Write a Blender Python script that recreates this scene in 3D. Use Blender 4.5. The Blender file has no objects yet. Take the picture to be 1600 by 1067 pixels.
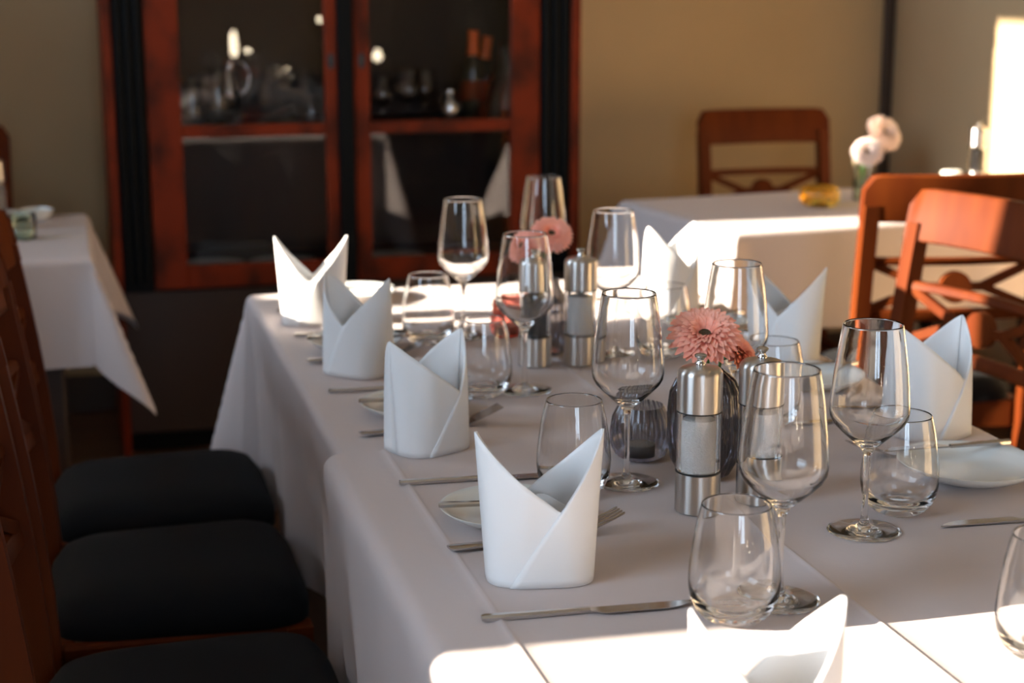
import bpy, math, random
from mathutils import Vector, Matrix
R = math.radians
random.seed(7)
scene = bpy.context.scene
col = scene.collection

# ------------------------------------------------------------------ camera
cam_d = bpy.data.cameras.new('camera')
cam = bpy.data.objects.new('camera', cam_d)
col.objects.link(cam)
cam.location = (0, 0, 1.365)
cam.rotation_euler = (R(90 - 12.51), 0, R(-14.78))
cam_d.sensor_width = 36.0
cam_d.lens = 2620 / 1600 * 36
cam_d.clip_start = 0.05
cam_d.dof.use_dof = True
cam_d.dof.focus_distance = 1.86
cam_d.dof.aperture_fstop = 4.6
cam_d.dof.aperture_blades = 0
scene.camera = cam

# ------------------------------------------------------------------ sky, sun, exposure
world = bpy.data.worlds.new('sky')
scene.world = world
world.use_nodes = True
bg = world.node_tree.nodes['Background']
bg.inputs['Color'].default_value = (0.63, 0.80, 1.0, 1)
bg.inputs['Strength'].default_value = 13.0

SUN_AZ, SUN_EL = R(-2), R(19)
sd = bpy.data.lights.new('sun', 'SUN')
sd.energy = 34.0
sd.angle = R(0.6)
sd.color = (1.0, 0.88, 0.72)
sun = bpy.data.objects.new('sun', sd)
col.objects.link(sun)
sun.rotation_euler = Vector((-math.cos(SUN_AZ) * math.cos(SUN_EL), -math.sin(SUN_AZ) * math.cos(SUN_EL), math.sin(SUN_EL))).to_track_quat('Z', 'Y').to_euler()

WX, EX, BY, RY, CH = -1.5, 2.74, 5.3, -2.7, 2.95        # left wall, right wall, back wall, rear wall, ceiling
WINS = [(0.25, 1.53, 1.33, 2.75), (2.86, 4.05, 1.365, 2.75), (4.20, 4.82, 2.04, 2.76)]   # openings in the left wall: y range, sill, head
RWINS = [(-0.55, 0.75, 0.85, 2.45)]                       # opening in the rear wall: x range, sill, head

def portal(loc, rot, sx, sy):
    d = bpy.data.lights.new('window_portal', 'AREA')
    d.shape = 'RECTANGLE'; d.size = sx; d.size_y = sy
    d.cycles.is_portal = True
    o = bpy.data.objects.new('window_portal', d)
    col.objects.link(o); o.location = loc; o.rotation_euler = rot
for a, b, zs, zh in WINS:
    portal((WX - 0.2, (a + b) / 2, (zs + zh) / 2), (0, R(-90), 0), zh - zs, b - a)
for a, b, zs, zh in RWINS:
    portal(((a + b) / 2, RY - 0.2, (zs + zh) / 2), (R(90), 0, 0), b - a, zh - zs)

vs = scene.view_settings
vs.view_transform = 'Standard'
vs.look = 'None'
vs.gamma = 1.0
vs.use_curve_mapping = False
vs.exposure = -0.05
cy = scene.cycles
cy.use_denoising = True
cy.max_bounces = 14
cy.diffuse_bounces = 5
cy.glossy_bounces = 8
cy.transmission_bounces = 14
cy.transparent_max_bounces = 32
cy.sample_clamp_indirect = 6.0
cy.caustics_reflective = False
cy.caustics_refractive = True

# ------------------------------------------------------------------ materials
def mat_new(name):
    m = bpy.data.materials.new(name)
    m.use_nodes = True
    nt = m.node_tree
    nt.nodes.clear()
    out = nt.nodes.new('ShaderNodeOutputMaterial')
    return m, nt, out

def principled(name, color, rough=0.5, metal=0.0, coat=0.0, noise=None, bump=None, sheen=0.0, spec=0.5, aniso=0.0):
    """noise=(scale vec, color2, detail, lo, hi); bump=(scale vec, strength, distance)"""
    m, nt, out = mat_new(name)
    p = nt.nodes.new('ShaderNodeBsdfPrincipled')
    p.inputs['Base Color'].default_value = (*color, 1)
    p.inputs['Roughness'].default_value = rough
    p.inputs['Metallic'].default_value = metal
    p.inputs['Coat Weight'].default_value = coat
    p.inputs['Coat Roughness'].default_value = 0.15
    p.inputs['Sheen Weight'].default_value = sheen
    p.inputs['Specular IOR Level'].default_value = spec
    p.inputs['Anisotropic'].default_value = aniso
    nt.links.new(p.outputs[0], out.inputs[0])
    tc = nt.nodes.new('ShaderNodeTexCoord')
    if noise:
        sc, c2, det, lo, hi = noise
        mp = nt.nodes.new('ShaderNodeMapping'); mp.inputs['Scale'].default_value = sc
        nt.links.new(tc.outputs['Object'], mp.inputs[0])
        n = nt.nodes.new('ShaderNodeTexNoise'); n.inputs['Scale'].default_value = 1.0; n.inputs['Detail'].default_value = det
        nt.links.new(mp.outputs[0], n.inputs['Vector'])
        r = nt.nodes.new('ShaderNodeValToRGB')
        r.color_ramp.elements[0].position = lo; r.color_ramp.elements[1].position = hi
        r.color_ramp.elements[0].color = (*color, 1); r.color_ramp.elements[1].color = (*c2, 1)
        nt.links.new(n.outputs['Fac'], r.inputs[0]); nt.links.new(r.outputs[0], p.inputs['Base Color'])
    if bump:
        sc, st, di = bump
        mp = nt.nodes.new('ShaderNodeMapping'); mp.inputs['Scale'].default_value = sc
        nt.links.new(tc.outputs['Object'], mp.inputs[0])
        n = nt.nodes.new('ShaderNodeTexNoise'); n.inputs['Scale'].default_value = 1.0; n.inputs['Detail'].default_value = 3
        nt.links.new(mp.outputs[0], n.inputs['Vector'])
        b = nt.nodes.new('ShaderNodeBump'); b.inputs['Strength'].default_value = st; b.inputs['Distance'].default_value = di
        nt.links.new(n.outputs['Fac'], b.inputs['Height']); nt.links.new(b.outputs[0], p.inputs['Normal'])
    return m

def glass_mat(name, color=(1, 1, 1), ior=1.5, rough=0.0):
    m, nt, out = mat_new(name)
    g = nt.nodes.new('ShaderNodeBsdfGlass')
    g.inputs['Color'].default_value = (*color, 1); g.inputs['IOR'].default_value = ior; g.inputs['Roughness'].default_value = rough
    nt.links.new(g.outputs[0], out.inputs[0])
    return m

def thin_glass(name, color=(1, 1, 1), ior=1.5, rough=0.0, gloss=(1, 1, 1)):
    """thin sheet: straight transmission plus Fresnel reflection"""
    m, nt, out = mat_new(name)
    t = nt.nodes.new('ShaderNodeBsdfTransparent'); t.inputs[0].default_value = (*color, 1)
    g = nt.nodes.new('ShaderNodeBsdfGlossy'); g.inputs['Roughness'].default_value = rough; g.inputs['Color'].default_value = (*gloss, 1)
    f = nt.nodes.new('ShaderNodeFresnel'); f.inputs['IOR'].default_value = ior
    mx = nt.nodes.new('ShaderNodeMixShader')
    nt.links.new(f.outputs[0], mx.inputs[0]); nt.links.new(t.outputs[0], mx.inputs[1]); nt.links.new(g.outputs[0], mx.inputs[2])
    nt.links.new(mx.outputs[0], out.inputs[0])
    return m

M = {}
M['wall'] = principled('wall_paint', (0.56, 0.41, 0.235), 0.85, noise=((1.1, 1.1, 1.1), (0.50, 0.355, 0.195), 3, 0.35, 0.7))
M['ceiling'] = principled('ceiling_paint', (0.62, 0.56, 0.46), 0.9)
M['floor'] = principled('floor_boards', (0.10, 0.045, 0.02), 0.45, noise=((1, 14, 4), (0.05, 0.022, 0.01), 5, 0.3, 0.7))
M['darkpost'] = principled('dark_stained_post', (0.05, 0.03, 0.02), 0.5)
M['winframe'] = principled('white_window_paint', (0.75, 0.75, 0.72), 0.4)
M['winglass'] = thin_glass('window_glass')
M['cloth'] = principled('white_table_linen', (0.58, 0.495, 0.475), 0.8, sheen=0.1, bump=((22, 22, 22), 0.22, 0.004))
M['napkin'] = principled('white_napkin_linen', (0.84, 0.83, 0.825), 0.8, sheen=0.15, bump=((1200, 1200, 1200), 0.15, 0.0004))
M['cherry'] = principled('cherry_stained_wood', (0.112, 0.0225, 0.0030), 0.55, spec=0.10, noise=((18, 18, 3), (0.080, 0.0135, 0.0022), 4, 0.35, 0.7))
M['cabwood'] = principled('burl_cabinet_wood', (0.19, 0.024, 0.006), 0.55, spec=0.12, coat=0.0, noise=((9, 9, 6), (0.055, 0.011, 0.005), 5, 0.42, 0.66))
M['cabdark'] = principled('dark_cabinet_wood', (0.030, 0.012, 0.007), 0.6, noise=((6, 6, 2), (0.02, 0.009, 0.006), 4, 0.3, 0.7))
M['ebony'] = principled('ebonised_wood', (0.004, 0.0045, 0.005), 0.6, spec=0.1)
M['seat'] = principled('charcoal_seat_fabric', (0.0050, 0.0048, 0.0056), 0.95, sheen=0.02, spec=0.15, bump=((500, 500, 500), 0.3, 0.001))
M['glass'] = glass_mat('clear_glass')
M['thin'] = thin_glass('thin_clear_glass', (0.985, 0.985, 0.985), 1.55)
M['pane'] = thin_glass('cabinet_glass', (0.95, 0.94, 0.93), 1.38)
M['smoke'] = thin_glass('smoked_glass', (0.40, 0.385, 0.39), 1.7, gloss=(0.9, 0.9, 0.95))
M['smokedark'] = thin_glass('dark_smoked_glass', (0.30, 0.285, 0.29), 1.7, gloss=(0.9, 0.9, 0.95))
M['amber'] = thin_glass('amber_glass', (0.95, 0.70, 0.22), 1.6, gloss=(1, 0.9, 0.6))
M['rose'] = thin_glass('rose_glass', (0.85, 0.45, 0.40), 1.6, gloss=(1, 0.7, 0.6))
M['greenglass'] = thin_glass('bottle_glass_pale', (0.75, 0.85, 0.75), 1.5)
M['steel'] = principled('brushed_steel', (0.60, 0.57, 0.54), 0.33, metal=1.0, aniso=0.9)
_p = next(n for n in M['steel'].node_tree.nodes if n.type == 'BSDF_PRINCIPLED')
_t = M['steel'].node_tree.nodes.new('ShaderNodeTangent'); _t.direction_type = 'RADIAL'; _t.axis = 'Z'
M['steel'].node_tree.links.new(_t.outputs[0], _p.inputs['Tangent'])
_p.inputs['Anisotropic Rotation'].default_value = 0.25
M['chrome'] = principled('polished_steel', (0.62, 0.60, 0.58), 0.12, metal=1.0)
M['cutlery'] = principled('cutlery_steel', (0.55, 0.52, 0.50), 0.16, metal=1.0)
M['salt'] = principled('salt_crystals', (0.97, 0.96, 0.95), 0.9, bump=((500, 500, 500), 0.6, 0.002))
M['pepper'] = principled('peppercorns', (0.02, 0.016, 0.014), 0.7, bump=((260, 260, 260), 1.0, 0.003))
M['black'] = principled('black_plastic', (0.012, 0.012, 0.013), 0.4)
M['china'] = principled('white_china', (0.80, 0.82, 0.80), 0.15, coat=0.4)
M['petal'] = principled('salmon_petal', (1.0, 0.36, 0.24), 0.6, noise=((60, 60, 60), (1.0, 0.48, 0.36), 2, 0.35, 0.7))
M['petalpale'] = principled('pale_pink_petal', (0.92, 0.74, 0.66), 0.6)
M['disc'] = principled('flower_disc', (0.10, 0.075, 0.035), 0.8, bump=((900, 900, 900), 1.0, 0.002))
M['stem'] = principled('green_stem', (0.10, 0.20, 0.05), 0.6)
M['candle'] = principled('white_wax', (0.88, 0.85, 0.76), 0.5)
M['orangefoil'] = principled('orange_capsule', (1.0, 0.17, 0.02), 0.4)
M['bottledark'] = principled('dark_bottle_glass', (0.012, 0.014, 0.010), 0.08)
M['silver'] = principled('silver_plate', (0.75, 0.75, 0.78), 0.18, metal=1.0)
M['cutglass'] = thin_glass('cut_glass', (0.75, 0.76, 0.77), 2.3, rough=0.25)
M['brass'] = principled('dark_brass', (0.10, 0.07, 0.03), 0.4, metal=1.0)

# ------------------------------------------------------------------ mesh helpers
class MB:
    def __init__(s): s.v = []; s.f = []
    def add(s, vs, fs):
        o = len(s.v); s.v += [tuple(p) for p in vs]; s.f += [tuple(i + o for i in f) for f in fs]; return s
    def box(s, x0, x1, y0, y1, z0, z1, b=0.0, mtx=None):
        """box with chamfered edges"""
        if b <= 0:
            vs = [(x, y, z) for x in (x0, x1) for y in (y0, y1) for z in (z0, z1)]
            fs = [(0, 1, 3, 2), (4, 6, 7, 5), (0, 4, 5, 1), (2, 3, 7, 6), (0, 2, 6, 4), (1, 5, 7, 3)]
        else:
            X, Y, Z = (x0, x1), (y0, y1), (z0, z1)
            vs, idx = [], {}
            for i in (0, 1):
                for j in (0, 1):
                    for k in (0, 1):
                        dx, dy, dz = (b if i == 0 else -b), (b if j == 0 else -b), (b if k == 0 else -b)
                        for a, p in (('x', (X[i], Y[j] + dy, Z[k] + dz)), ('y', (X[i] + dx, Y[j], Z[k] + dz)), ('z', (X[i] + dx, Y[j] + dy, Z[k]))):
                            idx[(i, j, k, a)] = len(vs); vs.append(p)
            fs = []
            def q(*c):
                fs.append(tuple(idx[k] for k in c))
            for i in (0, 1):
                q((i, 0, 0, 'x'), (i, 1, 0, 'x'), (i, 1, 1, 'x'), (i, 0, 1, 'x'))
                q((0, i, 0, 'y'), (1, i, 0, 'y'), (1, i, 1, 'y'), (0, i, 1, 'y'))
                q((0, 0, i, 'z'), (1, 0, i, 'z'), (1, 1, i, 'z'), (0, 1, i, 'z'))
            for i in (0, 1):
                for j in (0, 1):
                    q((i, j, 0, 'x'), (i, j, 1, 'x'), (i, j, 1, 'y'), (i, j, 0, 'y'))
                    q((i, 0, j, 'x'), (i, 1, j, 'x'), (i, 1, j, 'z'), (i, 0, j, 'z'))
                    q((0, i, j, 'y'), (1, i, j, 'y'), (1, i, j, 'z'), (0, i, j, 'z'))
            for i in (0, 1):
                for j in (0, 1):
                    for k in (0, 1):
                        q((i, j, k, 'x'), (i, j, k, 'y'), (i, j, k, 'z'))
        if mtx: vs = [mtx @ Vector(p) for p in vs]
        return s.add(vs, fs)
    def bar(s, p0, p1, w, h, b=0.0, up=(0, 0, 1)):
        """beam from p0 to p1: w across, h along 'up'"""
        p0, p1 = Vector(p0), Vector(p1)
        d = (p1 - p0); L = d.length; d.normalize()
        u = Vector(up); u = (u - d * u.dot(d)).normalized(); r = d.cross(u)
        m = Matrix((( *[d[i] for i in range(0)], ), )) if False else Matrix.Identity(4)
        for i in range(3):
            m[i][0] = d[i]; m[i][1] = r[i]; m[i][2] = u[i]; m[i][3] = p0[i]
        return s.box(0, L, -w / 2, w / 2, -h / 2, h / 2, b, m)
    def lathe(s, prof, n=40, cx=0, cy=0, cz=0, rib=0, ribs=0, ribz=None):
        """revolve (r, z) points; a radius of 0 closes onto the axis"""
        rings = []
        vs = []
        for (r, z) in prof:
            if r < 1e-6:
                rings.append([len(vs)]); vs.append((cx, cy, cz + z))
            else:
                ring = []
                for k in range(n):
                    a = 2 * math.pi * k / n
                    rr = r
                    if ribs: rr = r * (1 + rib * (ribz(z) if ribz else 1) * (abs(math.cos(a * ribs / 2)) - 0.6))
                    ring.append(len(vs)); vs.append((cx + rr * math.cos(a), cy + rr * math.sin(a), cz + z))
                rings.append(ring)
        fs = []
        for a, b in zip(rings, rings[1:]):
            if len(a) == 1 and len(b) == 1: continue
            for k in range(n):
                k2 = (k + 1) % n
                if len(a) == 1: fs.append((a[0], b[k2], b[k]))
                elif len(b) == 1: fs.append((a[k], a[k2], b[0]))
                else: fs.append((a[k], a[k2], b[k2], b[k]))
        return s.add(vs, fs)
    def tube(s, pts, rad, n=8, caps=True):
        pts = [Vector(p) for p in pts]
        rad = rad if isinstance(rad, (list, tuple)) else [rad] * len(pts)
        vs, fs = [], []
        prev = None
        for i, p in enumerate(pts):
            t = (pts[min(i + 1, len(pts) - 1)] - pts[max(i - 1, 0)]).normalized()
            if prev is None:
                prev = t.orthogonal().normalized()
            u = (prev - t * prev.dot(t)).normalized(); prev = u
            w = t.cross(u)
            for k in range(n):
                a = 2 * math.pi * k / n
                vs.append(p + (u * math.cos(a) + w * math.sin(a)) * rad[i])
        for i in range(len(pts) - 1):
            for k in range(n):
                k2 = (k + 1) % n
                fs.append((i * n + k, i * n + k2, (i + 1) * n + k2, (i + 1) * n + k))
        if caps:
            fs.append(tuple(reversed(range(n)))); fs.append(tuple((len(pts) - 1) * n + k for k in range(n)))
        return s.add(vs, fs)
    def strip(s, secs, cap=True):
        """loft closed sections (lists of points of equal length)"""
        n = len(secs[0]); vs = [p for sec in secs for p in sec]; fs = []
        for i in range(len(secs) - 1):
            for k in range(n):
                k2 = (k + 1) % n
                fs.append((i * n + k, i * n + k2, (i + 1) * n + k2, (i + 1) * n + k))
        if cap:
            fs.append(tuple(reversed(range(n)))); fs.append(tuple((len(secs) - 1) * n + k for k in range(n)))
        return s.add(vs, fs)
    def grid(s, rows):
        """open grid of points"""
        nc = len(rows[0]); vs = [p for r in rows for p in r]; fs = []
        for i in range(len(rows) - 1):
            for k in range(nc - 1):
                fs.append((i * nc + k, i * nc + k + 1, (i + 1) * nc + k + 1, (i + 1) * nc + k))
        return s.add(vs, fs)
    def mesh(s, name, m, smooth=35, fix=True):
        me = bpy.data.meshes.new(name)
        me.from_pydata(s.v, [], s.f)
        if fix:
            import bmesh
            bm = bmesh.new(); bm.from_mesh(me)
            bmesh.ops.recalc_face_normals(bm, faces=bm.faces)
            bm.to_mesh(me); bm.free()
        if smooth:
            me.shade_smooth()
            if smooth < 180: me.set_sharp_from_angle(angle=R(smooth))
        me.materials.append(M[m] if isinstance(m, str) else m)
        return me

def link(name, data, parent=None, loc=None, rot=None, scale=None):
    o = bpy.data.objects.new(name, data)
    col.objects.link(o)
    if parent: o.parent = parent
    if loc is not None: o.location = loc
    if rot is not None: o.rotation_euler = rot
    if scale is not None: o.scale = scale
    return o

def tag(o, label=None, cat=None, group=None, kind=None):
    if label: o['label'] = label
    if cat: o['category'] = cat
    if group: o['group'] = group
    if kind: o['kind'] = kind
    return o

def spawn(name, kit, loc, label, cat, group=None, rz=0.0, scale=None, rot=None):
    """a thing: either one mesh, or an Empty with parts [(name, mesh, loc, rot, [sub-parts])]; meshes are shared by all copies"""
    r = rot if rot is not None else (0, 0, rz)
    if isinstance(kit, bpy.types.Mesh):
        return tag(link(name, kit, None, loc, r, scale), label, cat, group)
    root = link(name, None, None, loc, r, scale)
    root.empty_display_size = 0.05
    def rec(parts, par):
        for p in parts:
            nm, me, lo, ro, sub = (list(p) + [None] * 5)[:5]
            o = link(nm, me, par, lo, ro)
            if sub: rec(sub, o)
    rec(kit, root)
    return tag(root, label, cat, group)

def struct(name, mb, m, smooth=0, parent=None):
    return tag(link(name, mb.mesh(name, m, smooth), parent), kind='structure')

# ------------------------------------------------------------------ the room
T = 0.22
struct('floor', MB().box(WX - T, EX + T, RY - T, BY + T, -0.1, 0), 'floor')
struct('ceiling', MB().box(WX - T, EX + T, RY - T, BY + T, CH, CH + 0.1), 'ceiling')
struct('wall_back', MB().box(WX - T, EX + T, BY, BY + T, 0, CH), 'wall')
struct('wall_right', MB().box(EX, EX + T, RY, BY, 0, CH), 'wall')
def pierced(name, lo, hi, wins, put):
    """a wall with window openings: full-height piers, and pieces below and above each opening"""
    w = MB(); p = lo
    for a, b, zs, zh in wins:
        put(w, p, a, 0, CH); put(w, a, b, 0, zs); put(w, a, b, zh, CH); p = b
    put(w, p, hi, 0, CH)
    struct(name, w, 'wall')
pierced('wall_left', RY - T, BY, WINS, lambda w, a, b, z0, z1: w.box(WX - T, WX, a, b, z0, z1))
pierced('wall_rear', WX, EX + T, RWINS, lambda w, a, b, z0, z1: w.box(a, b, RY - T, RY, z0, z1))
struct('trim_1', MB().box(EX - 0.035, EX, BY - 0.03, BY, 0, CH, 0.004), 'darkpost')
struct('baseboard_back', MB().box(WX, EX - 0.035, BY - 0.018, BY, 0, 0.12, 0.003), 'darkpost')
struct('baseboard_right', MB().box(EX - 0.018, EX, RY, BY - 0.03, 0, 0.12, 0.003), 'darkpost')

def window(n, horiz, a, b, SILL, HEAD):
    fw = 0.05
    def bx(mb, u0, u1, z0, z1, d0=0.08, d1=0.13):
        if horiz: mb.box(u0, u1, RY - d1, RY - d0, z0, z1, 0.004)
        else: mb.box(WX - d1, WX - d0, u0, u1, z0, z1, 0.004)
        return mb
    f = MB()
    bx(f, a, a + fw, SILL, HEAD); bx(f, b - fw, b, SILL, HEAD); bx(f, a + fw, b - fw, SILL, SILL + fw); bx(f, a + fw, b - fw, HEAD - fw, HEAD)
    if horiz:
        bx(f, (a + b) / 2 - 0.06, (a + b) / 2 + 0.06, SILL + fw, HEAD - fw)
    fo = struct('window_%d' % n, f, 'winframe')
    p = MB()
    if horiz: p.box(a + fw, b - fw, RY - 0.107, RY - 0.103, SILL + fw, HEAD - fw)
    else: p.box(WX - 0.107, WX - 0.103, a + fw, b - fw, SILL + fw, HEAD - fw)
    link('pane', p.mesh('pane', 'winglass', 0), fo)
    s = MB()
    if horiz: s.box(a - 0.04, b + 0.04, RY - 0.08, RY + 0.03, SILL - 0.03, SILL, 0.004)
    else: s.box(WX - 0.08, WX + 0.03, a - 0.04, b + 0.04, SILL - 0.03, SILL, 0.004)
    link('window_sill', s.mesh('window_sill', 'winframe', 0), fo)
for i, wn in enumerate(WINS): window(i + 1, False, *wn)
window(4, True, *RWINS[0])

# ------------------------------------------------------------------ tables and tablecloths
TZ = 0.75
def table(label, x0, x1, y0, y1, loc=(0, 0, 0), rz=0.0, group=None):
    top = MB().box(x0, x1, y0, y1, TZ - 0.035, TZ - 0.006, 0.003).mesh('tabletop', 'cabdark')
    leg = MB().box(-0.03, 0.03, -0.03, 0.03, 0, TZ - 0.035, 0.004).mesh('leg', 'cabdark')
    ins = 0.09
    kit = [('tabletop', top)] + [('leg', leg, (x, y, 0)) for x in (x0 + ins, x1 - ins) for y in (y0 + ins, y1 - ins)]
    return spawn('dining_table', kit, loc, label, 'table', group, rz)

def cloth_mesh(name, x0, x1, y0, y1, drop, edges='xXyY', z=TZ, roll=0.014, seed=1, creases_x=(), creases_y=(), amp=0.10, out=0.0, step=0.022, corner=0.42, hang=0.04):
    """a rectangular cloth laid over a table top: flat on top, folding down past the edges"""
    rnd = random.Random(seed)
    def axis(a, b, da, db, cr):
        pts = []
        n = max(2, int((b - a) / 0.035)); pts += [a + (b - a) * i / n for i in range(n + 1)]
        for c in cr: pts += [c - 0.006, c - 0.003, c, c + 0.003, c + 0.006]
        nd = int(drop / step)
        ext = [0.004, 0.009, 0.014, 0.020, 0.028] + [0.028 + (drop - 0.028) * (i + 1) / nd for i in range(nd)]
        if da: pts += [a - e for e in ext]
        if db: pts += [b + e for e in ext]
        return sorted(set(round(p, 5) for p in pts))
    U = axis(x0, x1, 'x' in edges, 'X' in edges, creases_x)
    V = axis(y0, y1, 'y' in edges, 'Y' in edges, creases_y)
    ph = [rnd.uniform(0, 6.28) for _ in range(12)]
    def wave(s, k):
        return (math.sin(s * 13 + ph[k]) * 0.5 + math.sin(s * 29 + ph[k + 4]) * 0.33 + math.sin(s * 7.1 + ph[k + 8]) * 0.5)
    def fall(e):
        """distance e past the edge -> (outward, downward)"""
        q = roll * math.pi / 2
        if e < q: a = e / roll; return roll * math.sin(a), roll * (1 - math.cos(a))
        return roll, roll + (e - q)
    rows = []
    for v in V:
        row = []
        for u in U:
            eu = (x0 - u) if u < x0 else (u - x1 if u > x1 else 0)
            ev = (y0 - v) if v < y0 else (v - y1 if v > y1 else 0)
            su = -1 if u < x0 else 1
            sv = -1 if v < y0 else 1
            bx_, by_ = min(max(u, x0), x1), min(max(v, y0), y1)
            if eu == 0 and ev == 0:
                zz = z
                for c in creases_x: zz += 0.0024 * math.exp(-((u - c) / 0.004) ** 2)
                for c in creases_y: zz += 0.0016 * math.exp(-((v - c) / 0.0035) ** 2)
                row.append((u, v, zz)); continue
            if ev == 0 or eu == 0:
                e = max(eu, ev)
                o, dn = fall(e)
                s_ = by_ if ev == 0 else bx_
                k = (0 if su < 0 else 1) if ev == 0 else (2 if sv < 0 else 3)
                damp = min(1.0, e / drop) ** 1.2
                dc = min(abs(s_ - (y0 if ev == 0 else x0)), abs((y1 if ev == 0 else x1) - s_))
                o += out + dn * hang + amp * drop * damp * 0.5 * (wave(s_, k) + 0.6) * min(1, dc / 0.08 + 0.25)
                o = max(o, -0.04)
                if ev == 0: row.append((bx_ + su * o, v, z - dn))
                else: row.append((u, by_ + sv * o, z - dn))
            else:
                r = math.hypot(eu, ev); phi = math.atan2(ev, eu)
                o, dn = fall(r)
                fl = 0.06 + corner * math.exp(-((phi - math.pi / 4) / 0.33) ** 2)
                o += out + dn * fl
                dn *= 0.97
                row.append((bx_ + su * o * math.cos(phi), by_ + sv * o * math.sin(phi), z - dn))
        rows.append(row)
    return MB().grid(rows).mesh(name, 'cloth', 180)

# main table (two pushed together), the cloth underneath at the far end and the one lying over it
TX0, TX1 = 0.330, 1.168
table('dark table under the long set white tablecloths, far half', TX0, TX1, 2.02, 3.21)
table('dark table under the long set white tablecloths, near half', TX0, TX1, 0.75, 2.00)
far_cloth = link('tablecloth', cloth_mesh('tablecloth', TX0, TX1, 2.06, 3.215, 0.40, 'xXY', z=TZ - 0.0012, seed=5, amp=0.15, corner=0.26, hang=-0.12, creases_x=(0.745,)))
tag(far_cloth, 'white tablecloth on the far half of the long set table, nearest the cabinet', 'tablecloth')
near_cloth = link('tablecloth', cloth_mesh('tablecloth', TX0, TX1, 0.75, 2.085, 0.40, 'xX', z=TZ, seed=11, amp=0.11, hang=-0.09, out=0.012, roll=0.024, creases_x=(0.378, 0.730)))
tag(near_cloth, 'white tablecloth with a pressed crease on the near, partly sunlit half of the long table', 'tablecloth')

# table by the right wall
RT_LOC, RT_RZ = (1.535, 3.70, 0), R(7)
table('dark table under white cloth in the right-hand corner of the room', 0, 1.05, 0, 0.62, RT_LOC, RT_RZ)
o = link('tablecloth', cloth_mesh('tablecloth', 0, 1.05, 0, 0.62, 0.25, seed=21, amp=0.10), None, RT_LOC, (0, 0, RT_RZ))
tag(o, 'white tablecloth with a sunlit strip on the corner table behind the cherry chairs', 'tablecloth')
# table at the left
table('dark table under white cloth at the left edge, beside the display cabinet', -1.12, 0.02, 3.75, 4.42)
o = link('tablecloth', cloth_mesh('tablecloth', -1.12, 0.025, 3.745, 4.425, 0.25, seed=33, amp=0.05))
tag(o, 'white tablecloth with a long hanging corner on the left table beside the cabinet', 'tablecloth')

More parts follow.
